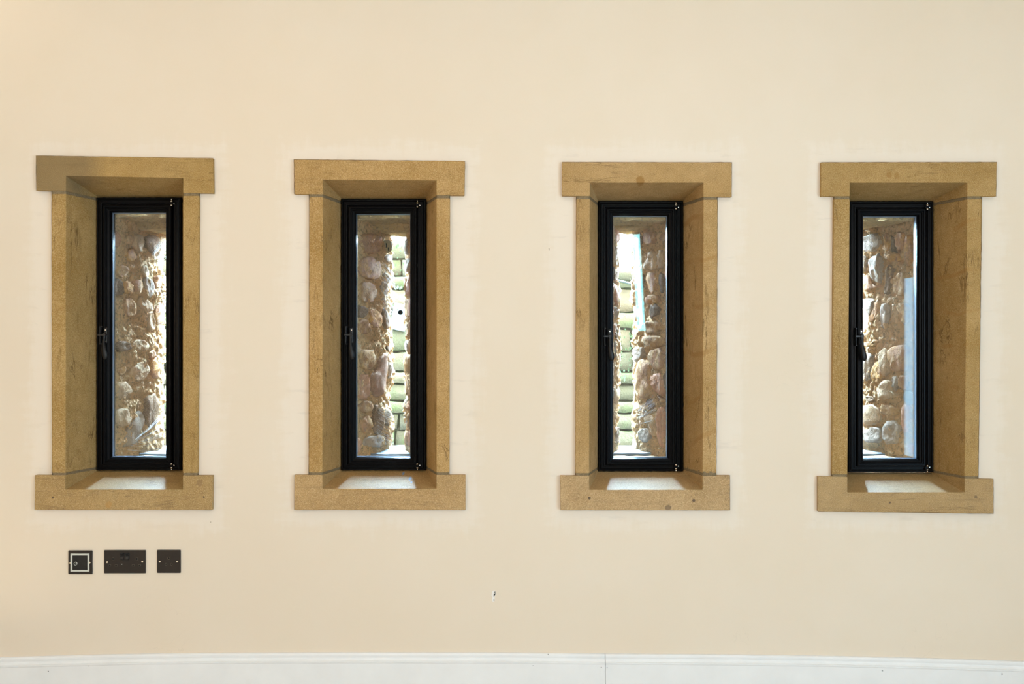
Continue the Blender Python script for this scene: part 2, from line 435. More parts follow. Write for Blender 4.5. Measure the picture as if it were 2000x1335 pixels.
# room shell outside the frame
def slab(name, x0, x1, y0, y1, z0, z1, mat, label, cat):
    bm = bmesh.new(); box(bm, x0, x1, y0, y1, z0, z1); o = obj(name, bm, mat)
    return tag(o, kind='structure', label=label, category=cat)
slab('floor', X0, X1, -6.6, .0, -.12, 0, M_floor, 'wooden floor below the white skirting', 'floor')
slab('ceiling', X0-.1, X1+.1, -6.6, .16, ZC, ZC+.12, M_ceil, 'white ceiling above the window wall', 'ceiling')
slab('wall_left', X0-.12, X0, -6.6, .16, -.12, ZC, M_plain, 'cream side wall beyond the sockets', 'wall')
slab('wall_right', X1, X1+.12, -6.6, .16, -.12, ZC, M_plain, 'cream side wall beyond the fourth window', 'wall')
slab('wall_front', X0, X1, -6.72, -6.6, -.12, ZC, M_plain, 'cream wall facing the windows', 'wall')

# ------------------------------------------------------------------ skirting board (two lengths, butt joint)
sk_top = [(-1500,1330),(0,1285),(100,1282.3),(250,1278.6),(400,1276.6),(700,1275.6),(1000,1276),(1181.6,1278),(1182.6,1278),(1400,1279.4),(1600,1282),(1800,1286.5),(2000,1293),(3000,1330)]
def sk_z(x, y=-.02):
    p = x*F/(D+y)+1000
    p = max(-60, min(2060, p))
    for a, b in zip(sk_top, sk_top[1:]):
        if a[0] <= p <= b[0]: return PZ(a[1]+(b[1]-a[1])*(p-a[0])/(b[0]-a[0]), y)
prof = [(-.0, .0), (-.007, .0), (-.0105, -.002), (-.0125, -.006), (-.0125, -.011), (-.011, -.0155), (-.0115, -.020), (-.0155, -.0255), (-.0205, -.0275), (-.0205, -.0315), (-.0190, -.0345), (-.0190, -9)]
sk = empty('baseboard_back', (0, 0, 0), kind='structure', label='white moulded skirting board along the foot of the window wall, with a butt joint', category='skirting')
xj = PX(1182.3, -.02)
def skirt(xa, xb, dy=0):
    bm = bmesh.new(); rows = []
    n = max(2, int(abs(xb-xa)/.1))
    for k in range(n+1):
        x = xa+(xb-xa)*k/n; z = sk_z(x)
        rows.append([bm.verts.new((x, y+dy if i else 0, (z+dz) if dz > -5 else 0)) for i, (y, dz) in enumerate(prof)]+[bm.verts.new((x, 0, 0))])
    for a, b in zip(rows, rows[1:]):
        m_ = len(a)
        for i in range(m_): bm.faces.new((a[i], a[(i+1) % m_], b[(i+1) % m_], b[i]))
    bm.faces.new(rows[0]); bm.faces.new(rows[-1])
    return bm
obj('board', skirt(X0, xj-.0006), M_white, sk)
obj('board', skirt(xj+.0006, X1, -.0004), M_white, sk)
bm = bmesh.new()
for px, py, r in ((94,1310.4,1.2),(1174.4,1302.6,1.0),(1185.6,1303,1.2),(1723.6,1309,1.3),(1957.5,1315.5,1.4),(173.5,1300,.8),(1041,1299,.6),(1070.5,1277.3,.9)):
    cyl(bm, (PX(px, -.02), -.0187, PZ(py, -.02)), (0, 1, 0), r*.00145, .0014, 10)
tag(obj('nail_holes', bm, M_void, sk), kind='stuff')

# ------------------------------------------------------------------ sandstone window surrounds
tints = [(.98, 1.0, .95), (1.08, 1.06, 1.05), (1.10, 1.12, 1.26), (.98, .99, .98)]
rust = (.30, .15, .04)
labels = [
 'ochre sandstone window surround above the sockets, grey-brown stain at one end of its lintel',
 'ochre sandstone window surround, second from the sockets, with blue specks on its sill',
 'paler sandstone window surround with a round rusty spot on its lintel and a crumbly lower joint',
 'sandstone window surround farthest from the sockets, dark swirling veins on its deep reveal',
]
for i, s in enumerate(SUR):
    R = empty('stone_window_surround', (WIN[i]['cx'], 0, FZB[i]), label=labels[i], category='window surround', group='sandstone window surrounds')
    bx0, bx1 = WIN[i]['cx']-FHW, WIN[i]['cx']+FHW
    off = Vector((-WIN[i]['cx'], 0, -FZB[i]))
    def T(x, y, z): return Vector((x, y, z))+off
    sp_l = {0: [], 1: [], 2: [(fx(1250.5), fz(352), .017, rust, .75)], 3: [(fx(1737), fz(341), .011, rust, .5), (fx(1752), fz(343), .012, rust, .45)]}[i]
    sp_s = {0: [(fx(212), fz(985), .013, (.42, .22, .05), .7), (fx(390), fz(942), .013, (.25, .14, .05), .7), (fx(398), fz(970), .004, (.08, .04, .02), .9), (fx(103), fz(971), .0045, (.08, .04, .02), .9)],
            1: [(PX(787, .12), PZ(925, .12), .0045, (.16, .30, .52), .8), (PX(802, .1), PZ(933, .1), .0055, (.20, .33, .50), .7), (PX(805, .08), PZ(939, .08), .003, (.20, .33, .50), .7)],
            2: [(fx(1151), fz(972), .005, (.06, .03, .01), .85), (fx(1355), fz(977), .006, (.08, .04, .015), .85), (fx(1305), fz(991), .011, (.12, .07, .03), .7)],
            3: [(fx(1906), fz(970), .006, (.12, .07, .03), .7), (fx(1738), fz(981), .004, (.08, .04, .02), .8)]}[i]
    tr = lambda L_: [(a+off.x, b+off.z, r, c_, k) for a, b, r, c_, k in L_]
    patch = (fx(118)+off.x, fz(325)+off.z, .16, (.20, .145, .08), .62) if i == 0 else None
    # object coordinates need local space -> meshes are written relative to the empty's position
    ml = sandstone('sandstone_lintel', tints[i], 'h', tr(sp_l), .8, patch)
    ms = sandstone('sandstone_sill', tints[i], 'h', tr(sp_s), 1.0, None, 0, True)
    mj = sandstone('sandstone_jamb', tints[i], 'v', (), 1.15)
    mjb = sandstone('sandstone_jamb_veined', tints[i], 'v', (), 1.5, None, .55 if i in (2, 3) else .18)
    L, B = s['lint'], s['sill']
    jl, jr = s['jl'], s['jr']
    # lintel
    zt = (fz(L[0][1]), fz(L[1][1])); zb = (fz(L[3][1]), fz(L[2][1]))
    def bb(name, front, back, mat):
        bm = bmesh.new()
        f = [bm.verts.new(T(*p)) for p in front]; b = [bm.verts.new(T(*p)) for p in back]
        n = len(f)
        # face pattern for an upside-down U: quads rather than one ngon so that it bevels cleanly
        bm.faces.new(f); bm.faces.new(b[::-1])
        for k in range(n): bm.faces.new((f[k], f[(k+1) % n], b[(k+1) % n], b[k]))
        return obj(name, bm, mat, R, bevel=.0028, seg=3)
    xi0, xi1 = fx(jl[1]), fx(jr[0])
    zbi = lambda x, z_, xa, xb: z_[0]+(z_[1]-z_[0])*(x-xa)/(xb-xa)
    xa, xb = fx(L[0][0]), fx(L[1][0])
    zl, zr = zbi(xi0, zb, xa, xb), zbi(xi1, zb, xa, xb)
    zs = (fz(s['sof'][0]), fz(s['sof'][1])); zfb = max(FZT[i]+.0005, max(zl, zr)+.002)
    bb('lintel', [(xa, YF, zt[0]), (xb, YF, zt[1]), (fx(L[2][0]), YF, zb[1]), (xi1, YF, zr), (xi1, YF, zs[1]), (xi0, YF, zs[0]), (xi0, YF, zl), (fx(L[3][0]), YF, zb[0])],
       [(xa, YB, zt[0]), (xb, YB, zt[1]), (fx(L[2][0]), YB, zb[1]), (bx1, YB, zr), (bx1, YB, zfb), (bx0, YB, zfb), (bx0, YB, zl), (fx(L[3][0]), YB, zb[0])], ml)
    # sill
    xa, xb = fx(B[0][0]), fx(B[1][0]); zt = (fz(B[0][1]), fz(B[1][1])); zb2 = (fz(B[3][1]), fz(B[2][1]))
    xj0, xj1 = fx(jl[3]), fx(jr[2])
    zl2, zr2 = zbi(xj0, zt, xa, xb), zbi(xj1, zt, xa, xb)
    zf = fz(s['sl']); zfb = min(FZB[i]+.001, min(zl2, zr2)-.002)
    bb('sill', [(xa, YF, zt[0]), (xj0, YF, zl2), (xj0, YF, zf), (xj1, YF, zf), (xj1, YF, zr2), (xb, YF, zt[1]), (fx(B[2][0]), YF, zb2[1]), (fx(B[3][0]), YF, zb2[0])],
       [(xa, YB, zt[0]), (bx0, YB, zl2), (bx0, YB, zfb), (bx1, YB, zfb), (bx1, YB, zr2), (xb, YB, zt[1]), (fx(B[2][0]), YB, zb2[1]), (fx(B[3][0]), YB, zb2[0])], ms)
    # jambs and mortar joints
    J = .0095
    for side in (0, 1):
        if side == 0: ot, it, ob, ib, bx, ztp, zbt = fx(jl[0]), fx(jl[1]), fx(jl[2]), fx(jl[3]), bx0, zl, zl2
        else: it, ot, ib, ob, bx, ztp, zbt = fx(jr[0]), fx(jr[1]), fx(jr[2]), fx(jr[3]), bx1, zr, zr2
        def prism(z0, z1, inset=0, yf=YF, nz=1, rough=0):
            bm = bmesh.new(); rows = []
            sg = 1 if side == 0 else -1
            for k in range(nz+1):
                z = z0+(z1-z0)*k/nz; t = (z-zbt)/(ztp-zbt)
                o_ = ob+(ot-ob)*t; i_ = ib+(it-ib)*t
                pl = [(o_+sg*inset, yf), (i_-sg*inset, yf), (bx-sg*inset, YB), (o_+sg*inset, YB)]
                if rough:
                    q = []
                    for a, b in zip(pl, pl[1:]+pl[:1]):
                        m_ = max(1, int(math.dist(a, b)/.006))
                        for e in range(m_):
                            x, y = a[0]+(b[0]-a[0])*e/m_, a[1]+(b[1]-a[1])*e/m_
                            nv = noise.noise_vector(Vector((x*130, y*130, z*130)))*rough
                            q.append((x+nv.x, y+nv.y))
                    pl = q
                rows.append([bm.verts.new(T(x, y, z)) for x, y in pl])
            for a, b in zip(rows, rows[1:]):
                m_ = len(a)
                for e in range(m_): bm.faces.new((a[e], a[(e+1) % m_], b[(e+1) % m_], b[e]))
            bm.faces.new(rows[0]); bm.faces.new(rows[-1])
            return bm
        obj('jamb', prism(zbt+J*.85, ztp-J), (mjb if side == (0 if i < 2 else 1) else mj), R, bevel=.0028, seg=3)
        rr = .0035 if (i == 2 and side == 1) else .0014
        obj('mortar_joint', prism(ztp-J-.002, ztp+.001, .0012, YF+.0015, 3, .0013), joint, R, smooth=True)
        obj('mortar_joint', prism(zbt-.001, zbt+J*.85+(.006 if rr > .002 else .002), .0004 if rr > .002 else .0012, YF+(.0 if rr > .002 else .0015), 4, rr), joint, R, smooth=True)
    for ch in R.children: pass

# ------------------------------------------------------------------ casement windows
wl = ['black steel casement window with clear pane, in the stone surround above the sockets',
      'black steel casement window whose pane shows a cobwebbed slit and a mossy wall',
      'black steel casement window whose pane shows white sky over a garden wall',
      'black steel casement window farthest from the sockets, its pane filled with rubble masonry']
def handle(parent, x, z, y):
    bm = bmesh.new()   # back plate with rounded ends
    box(bm, x-.0065, x+.0065, y-.004, y+.002, z-.032, z+.024)
    hb = obj('handle', bm, M_handle, parent, bevel=.0025)
    bm = bmesh.new()   # pivot and curved pear-shaped lever hanging down
    pr = [(0, .006, .0060), (0, -.004, .0062), (-.001, -.020, .0052), (-.001, -.036, .0056), (.001, -.052, .0078), (.0035, -.066, .0098), (.005, -.078, .0100), (.0055, -.087, .0072), (.0055, -.091, .003)]
    rings = []
    for dx, dz, r in pr:
        rings.append([bm.verts.new((x+dx+r*math.cos(a), y-.016-.008*min(1, -dz/.05 if dz < 0 else 0)+r*.55*math.sin(a), z+dz)) for a in [2*math.pi*k/14 for k in range(14)]])
    for a, b in zip(rings, rings[1:]):
        for k in range(14): bm.faces.new((a[k], a[(k+1) % 14], b[(k+1) % 14], b[k]))
    bm.faces.new(rings[0]); bm.faces.new(rings[-1])
    cyl(bm, (x, y-.011, z-.002), (0, 1, 0), .0058, .020, 14)
    box(bm, x-.024, x+.002, y-.017, y-.010, z-.0055, z+.0015)      # tongue reaching over the frame
    lv = obj('lever', bm, M_handle, parent, smooth=False, bevel=.0006, seg=1)
    for p in lv.data.polygons: p.use_smooth = len(p.vertices) == 4 and p.area < 6e-5
    bm = bmesh.new()
    for dz in (.016, -.025):
        cyl(bm, (x+.0005, y-.0048, z+dz), (0, 1, 0), .0022, .002, 10)
    obj('screw', bm, M_chrome, parent)
for i, w in enumerate(WIN):
    cx = w['cx']; x0, x1, z0, z1 = cx-FHW, cx+FHW, FZB[i], FZT[i]
    R = empty('window_%d' % (i+1), (cx, YB, z0), kind='structure', label=wl[i], category='window')
    R_inv = Vector((cx, YB, z0))
    def put(o): o.location = -R_inv; return o
    # sealant bead round the frame
    bm = bmesh.new(); ring_sweep(bm, x0-.001, x1+.001, z0-.001, z1+.001, [(0, .183), (0, .158), (.003, .1545), (.007, .1555), (.009, .160), (.009, .183)])
    bmesh.ops.subdivide_edges(bm, edges=[e for e in bm.edges if e.calc_length() > .1], cuts=60)
    for v_ in bm.verts: v_.co += noise.noise_vector(v_.co*90)*.0012
    put(obj('sealant', bm, M_seal, R, smooth=True))
    # fixed outer frame: stepped steel section
    fr_p = [(.005, .20), (.005, .153), (.0105, .1515), (.0165, .1515), (.0165, .147), (.0225, .147), (.0225, .160), (.0290, .160), (.0290, .20)]
    bm = bmesh.new(); ring_sweep(bm, x0, x1, z0, z1, fr_p); put(obj('outer_frame', bm, M_black, R, bevel=.0009, seg=2))
    # casement
    cl, cr, cb, ct = x0+.0265, x1-.0300, z0+.0215, z1-.0265
    gl_x0, gl_x1 = x0+.0575, x1-.0555
    ins = .0275
    ca_p = [(.0, .19), (.0, .1440), (.0035, .1415), (.0090, .1415), (.0105, .1455), (.0135, .1455), (.0150, .1500), (.0225, .1520), (.0270, .1640), (.0270, .19)]
    bm = bmesh.new(); ring_sweep(bm, cl, cr, cb, ct, ca_p); cs = put(obj('casement', bm, M_black, R, bevel=.0008, seg=2))
    # glazing unit (box) and its spacer bar
    gx0, gx1, gz0, gz1 = cl+.0262, cr-.0262, cb+.0262, ct-.0262
    bm = bmesh.new(); box(bm, gx0-.002, gx1+.002, .166, .170, gz0-.002, gz1+.002); g_ = obj('pane', bm, M_glass, cs)
    g_.rotation_euler = (0, 0, 0)
    bm = bmesh.new(); box(bm, gx0-.002, gx1+.002, .184, .188, gz0-.002, gz1+.002); obj('pane', bm, M_glass, cs)
    bm = bmesh.new(); ring_sweep(bm, gx0-.0005, gx1+.0005, gz0-.0005, gz1+.0005, [(0, .1705), (.0022, .1705), (.0022, .1835), (0, .1835)])
    obj('spacer_bar', bm, M_spacer, cs)
    # outer bead that holds the pane
    bm = bmesh.new(); ring_sweep(bm, cl, cr, cb, ct, [(.006, .188), (.0272, .188), (.0272, .197), (.006, .205)]); obj('glazing_bead', bm, M_black, cs)
    handle(cs, cl+.0125, PZ(652.5, .15) if i < 2 else PZ(655.5, .15), .1415)
    # keeper bracket on the frame
    bm = bmesh.new(); xk, zk = x0+.0195, PZ(654, .15) if i < 2 else PZ(657, .15)
    box(bm, xk-.0012, xk+.0065, .138, .1475, zk-.034, zk-.030); box(bm, xk-.0012, xk+.0065, .138, .1475, zk+.028, zk+.032); box(bm, xk-.0012, xk+.0018, .134, .1475, zk-.034, zk+.032)
    put(obj('keeper', bm, M_handle, R, bevel=.001))
    # hinges at the right stile: ball finials
    for zz, up in ((ct+.004, 1), (cb-.004, -1)):
        h = put(obj('hinge', (lambda b: (box(b, cr-.0050, cr+.014, .139, .147, zz-.004, zz+.004), b)[1])(bmesh.new()), M_black, R, bevel=.001))
        bm = bmesh.new()
        lathe(bm, (cr+.0015, .1370, zz+up*.004), [(.0012, 0), (.0042, up*.0012), (.0042, up*.0040), (.0018, up*.0062), (.0015, up*.0085), (.0026, up*.0100), (.0007, up*.0140)])
        obj('finial', bm, M_chrome, h, smooth=True)
        bm = bmesh.new()
        lathe(bm, (cr+.0015, .1370, zz-up*.0045), [(.0008, up*.0015), (.0034, 0), (.0042, -up*.0025), (.0034, -up*.005), (.0008, -up*.0065)])
        obj('finial', bm, M_chrome, h, smooth=True)
        bm = bmesh.new(); cyl(bm, (cr+.0105, .1388, zz-up*.002), (0, 1, 0), .0018, .002, 10); obj('screw', bm, M_chrome, h)
    for ch in cs.children: ch.location = (0, 0, 0)

# ------------------------------------------------------------------ sockets by the floor
def P3(px, py, y=0): return (PX(px, y), y, PZ(py, y))
def plate(x0, x1, y0, y1, name, label, cat):
    c = ((x0+x1)/2, (y0+y1)/2); cx, _, cz = P3(*c)
    R = empty(name, (cx, 0, cz), label=label, category=cat)
    bm = bmesh.new(); hw, hh = (x1-x0)/2*D/F, (y1-y0)/2*D/F
    box(bm, -hw, hw, -.0055, 0, -hh, hh); p = obj('faceplate', bm, M_bronze, R, bevel=.0022, seg=3)
    return R, p, c
def local(c, px, py): return ((px-c[0])*D/F, (c[1]-py)*D/F)
Z = lambda zx, zy: (115+zx/7.692, 1050+zy/7.692)
# aerial outlet
R, p, c = plate(134.2, 181.3, 1074, 1120.2, 'aerial_outlet', 'square black aerial outlet with a pale inner border, beside the double socket', 'outlet')
a, b = local(c, *Z(187, 230)), local(c, *Z(468, 500))
bm = bmesh.new(); ring_sweep(bm, a[0], b[0], b[1], a[1], [(0, -.003), (0, -.0078), (.0006, -.0084), (.0056, -.0084), (.0062, -.0078), (.0062, -.003)]); obj('inner_border', bm, M_ring, R, bevel=.0004)
bm = bmesh.new(); box(bm, a[0]+.0062, b[0]-.0062, -.0074, -.003, b[1]+.0062, a[1]-.0062); obj('module', bm, M_dark, R, bevel=.0005)
q = local(c, *Z(267, 378)); bm = bmesh.new()
lathe(bm, (q[0], -.0070, q[1]), [(.0062, 0), (.0062, -.0045), (.0050, -.0050), (.0040, -.0045), (.0040, -.001)], 20, 'y'); obj('coaxial_ring', bm, M_silver, R, smooth=False)
bm = bmesh.new(); cyl(bm, (q[0], -.0118, q[1]), (0, 1, 0), .0041, .0006, 18); obj('coaxial_shade_disc', bm, M_void, R)  # black disc gives the hollow its shade
bm = bmesh.new(); cyl(bm, (q[0], -.0096, q[1]), (0, 1, 0), .0012, .006, 10); obj('coaxial_pin', bm, M_silver, R)
for zx, zy in ((181, 370), (474, 365)):
    q = local(c, *Z(zx, zy)); bm = bmesh.new(); cyl(bm, (q[0], -.0062, q[1]), (0, 1, 0), .0030, .0030, 14); obj('screw', bm, M_brass, R, bevel=.0005)
# double socket
R, p, c = plate(204.4, 285.3, 1073.2, 1118.6, 'double_socket', 'wide black double power socket with two rocker switches and brass screws', 'socket')
for zx in (960, 1037):
    q = local(c, *Z(zx, 270)); bm = bmesh.new()
    box(bm, q[0]-.0068, q[0]+.0068, -.0072, -.004, q[1]-.0125, q[1]+.0125); fr = obj('switch', bm, M_dark, R, bevel=.0006)
    bm = bmesh.new(); v0 = [(-.0050, .0105, -.0115), (-.0050, 0, -.0078), (-.0050, -.0105, -.0098)]
    A = [bm.verts.new((q[0]-.0050, y, q[1]+z)) for _, z, y in v0]; Bv = [bm.verts.new((q[0]+.0050, y, q[1]+z)) for _, z, y in v0]
    C1 = [bm.verts.new((q[0]-.0050, -.005, q[1]+z)) for z in (.0105, -.0105)]; C2 = [bm.verts.new((q[0]+.0050, -.005, q[1]+z)) for z in (.0105, -.0105)]
    for k in (0, 1): bm.faces.new((A[k], A[k+1], Bv[k+1], Bv[k]))
    bm.faces.new((A[0], Bv[0], C2[0], C1[0])); bm.faces.new((A[2], C1[1], C2[1], Bv[2])); bm.faces.new((A[0], C1[0], C1[1], A[2], A[1])); bm.faces.new((Bv[0], Bv[1], Bv[2], C2[1], C2[0])); bm.faces.new((C1[0], C2[0], C2[1], C1[1]))
    obj('rocker', bm, M_handle, fr, bevel=.0005)
def hole(R, c, zx, zy, w, h, rnd=False):
    q = local(c, *Z(zx, zy)); bm = bmesh.new()
    if rnd: lathe(bm, (q[0], -.0050, q[1]), [(w/2, 0), (w/2, -.0012), (w/2+.0008, -.0014), (w/2+.0014, -.0008), (w/2+.0014, 0)], 18, 'y')
    else: ring_sweep(bm, q[0]-w/2-.0009, q[0]+w/2+.0009, q[1]-h/2-.0009, q[1]+h/2+.0009, [(0, -.0050), (0, -.0060), (.0009, -.0062), (.0009, -.0050)])
    hb = obj('pin_hole', bm, M_rim, R)
    bm = bmesh.new()
    if rnd: cyl(bm, (q[0], -.00545, q[1]), (0, 1, 0), w/2, .0007, 18)
    else: box(bm, q[0]-w/2, q[0]+w/2, -.0058, -.0052, q[1]-h/2, q[1]+h/2)
    obj('hole_shade', bm, M_void, hb)  # flat black fill painted as the shade inside the pin hole
for zx, zy, w_, h_ in ((823,312,.0046,.0082),(1178,310,.0046,.0082),(773,409,.0070,.0040),(868,410,.0070,.0040),(1125,409,.0070,.0040),(1220,408,.0070,.0040)): hole(R, c, zx, zy, w_, h_)
for zx, zy in ((735, 358), (1262, 350)):
    q = local(c, *Z(zx, zy)); bm = bmesh.new(); cyl(bm, (q[0], -.0062, q[1]), (0, 1, 0), .0034, .0030, 16); obj('screw', bm, M_brass, R, bevel=.0006)
q = local(c, *Z(955, 390)); bm = bmesh.new(); cyl(bm, (q[0], -.0058, q[1]), (0, 1, 0), .0014, .0012, 10); obj('indicator', bm, M_chip, R)
# round-pin socket
R, p, c = plate(307.4, 353.6, 1072.8, 1117.9, 'round_pin_socket', 'square black single socket with three round pin holes and brass screws', 'socket')
for zx, zy, d_ in ((1658,300,.0072),(1617,390,.0058),(1697,390,.0058)): hole(R, c, zx, zy, d_, d_, True)
for zx, zy in ((1523, 350), (1785, 348)):
    q = local(c, *Z(zx, zy)); bm = bmesh.new(); cyl(bm, (q[0], -.0062, q[1]), (0, 1, 0), .0034, .0030, 16); obj('screw', bm, M_brass, R, bevel=.0006)

# ------------------------------------------------------------------ old rubble wall with its four slits
YI = .215                     # inner face of the rubble
OW = empty('wall_exterior', (0, YI, 0), kind='structure', label='old rubble stone wall with splayed arrow slits behind the four panes', category='wall')
def ow(o): o.location = (0, -YI, 0); return o
bm = bmesh.new()
holes_i = [[(w['cx']-.128, CZ-.50), (w['cx']-.128, CZ+.56), (w['cx']+.128, CZ+.56), (w['cx']+.128, CZ-.50)] for w in WIN]
holed_sheet(bm, [(X0-.3, -.3), (X1+.3, -.3), (X1+.3, ZC+.3), (X0-.3, ZC+.3)], holes_i, YI, .01)
holes_o = [[(w['xl']-.022, CZ-.50), (w['xl']-.022, CZ+.56), (w['xr']+.022, CZ+.56), (w['xr']+.022, CZ-.50)] for w in WIN]
holed_sheet(bm, [(X0-.3, -.3), (X1+.3, -.3), (X1+.3, ZC+.3), (X0-.3, ZC+.3)], holes_o, .69, .01)
for a in (X0-.3, X1+.29): box(bm, a, a+.01, YI+.01, .69, -.3, ZC+.3)
box(bm, X0-.3, X1+.3, YI+.01, .69, ZC+.29, ZC+.3)
box(bm, -12, 12, YI-.005, .70, ZC+.3, 9.5); box(bm, -12, X0-.3, YI-.005, .70, -.3, ZC+.3); box(bm, X1+.3, 12, YI-.005, .70, -.3, ZC+.3)  # unseen upper storey and long ends, added to shade the garden wall
ow(obj('wall_core', bm, M_ext, OW))

def reveal_line(i, side):
    w = WIN[i]
    if side < 0: return Vector((w['cx']-.124, YI)), Vector((w['xl'], SLIT_Y))
    return Vector((w['cx']+.124, YI)), Vector((w['xr'], SLIT_Y))
def rough(p):     # metres of relief for a point on a reveal
    a = noise.noise(p*9)*.010
    b = (noise.noise(p*34)+.6*noise.noise(p*75))*.0110
    c = abs(noise.noise(p*105))*.0095
    return a+b-c
def reveal(i, side):
    P0, P1 = reveal_line(i, side); L = (P1-P0).length; d = (P1-P0)/L
    nrm = Vector((-d.y, d.x))*side      # towards the opening
    if nrm.x*side > 0: nrm = -nrm
    z0, z1 = CZ-.50, CZ+.56; st = .0045
    nu, nz = int(L/st), int((z1-z0)/st); ex = 7
    V, Fc = [], []
    for k in range(nz+1):
        z = z0+(z1-z0)*k/nz
        for j in range(nu+1+ex):
            if j <= nu:
                u = L*j/nu; b = P0+d*u; e = 0
            else:
                e = j-nu; b = P1+d*(.0035*e)-nrm*(.0016*e*e*.6)
            p = Vector((b.x, b.y, z))
            t = min(1, j/nu)
            wob = noise.noise(Vector((i*7+side*3, 0, z*9)))*.011*max(0, (t-.6)/.4)
            h = rough(p)+wob
            V.append((b.x+nrm.x*h, b.y+nrm.y*h-.215*0, z+noise.noise(p*60)*.002))
    w_ = nu+1+ex
    for k in range(nz):
        for j in range(w_-1):
            a = k*w_+j; Fc.append((a, a+1, a+1+w_, a+w_))
    o = from_data('mortar', V, Fc, M_mortar, OW, True); ow(o); o['kind'] = 'stuff'
    return P0, P1, d, nrm, L
def stone_on(i, side, frame, poly, h, mat, tilt=.0):
    """poly: (u, z) outline on the reveal; builds a domed rough stone bedded in the mortar."""
    P0, P1, d, nrm, L = frame
    p = chaikin(poly, 1)
    q_ = []
    for a, b in zip(p, p[1:]+p[:1]):
        m_ = 2 if len(p) < 16 else 1
        for e in range(m_): q_.append((a[0]+(b[0]-a[0])*e/m_, a[1]+(b[1]-a[1])*e/m_))
    p = [(a+noise.noise(Vector((a*60, b*60, 3)))*.005, b+noise.noise(Vector((a*60, b*60, 8)))*.005) for a, b in q_]
    n = len(p)
    cu = sum(a for a, _ in p)/n; cv = sum(b for _, b in p)/n
    su = max(a for a, _ in p)-min(a for a, _ in p); sv = max(b for _, b in p)-min(b for _, b in p)
    sd = random.random()*50; tu, tv = random.uniform(-1, 1)*tilt, random.uniform(-1, 1)*tilt
    V, Fc = [], []
    prof_ = [(1.04, -.014), (1.0, h*.15), (.965, h*.72), (.88, h*.95), (.62, h*1.0), (.30, h*1.0)]
    for s_, hh in prof_:
        for a, b in p:
            u = cu+(a-cu)*s_; v_ = cv+(b-cv)*s_
            q = Vector((u*26+sd, v_*26, sd))
            k = noise.noise(q)*.0060+noise.noise(q*2.7)*.0045+noise.noise(q*6)*.0022 if s_ <= 1 else 0
            k += (tu*(u-cu)/su+tv*(v_-cv)/sv)*h
            base = P0+d*u; e = hh+k
            V.append((base.x+nrm.x*e, base.y+nrm.y*e, v_+noise.noise(q*3+Vector((9, 9, 9)))*.0012))
    base = P0+d*cu; V.append((base.x+nrm.x*h*1.05, base.y+nrm.y*h*1.05, cv))
    R_ = len(prof_)
    for r in range(R_-1):
        for k in range(n): Fc.append((r*n+k, r*n+(k+1) % n, (r+1)*n+(k+1) % n, (r+1)*n+k))
    for k in range(n): Fc.append(((R_-1)*n+k, (R_-1)*n+(k+1) % n, R_*n))
    me = bpy.data.meshes.new('stone'); me.from_pydata(V, [], Fc); me.update()
    o = link('stone', me, OW, mat, True); ow(o)
    return o
def proj(frame, px, py):
    P0, P1, d, nrm, L = frame
    s_ = (px-1000)/F
    # ray x = s_*(y+D); point P0 + d*u
    u = (s_*(P0.y+D)-P0.x)/(d.x-s_*d.y)
    y = P0.y+d.y*u
    return u, PZ(py, y)
E, G, K, B_, Dk, Pk = M_rub, M_rub_grey, M_rub_pale, M_rub, M_rub_dark, M_rub_pink
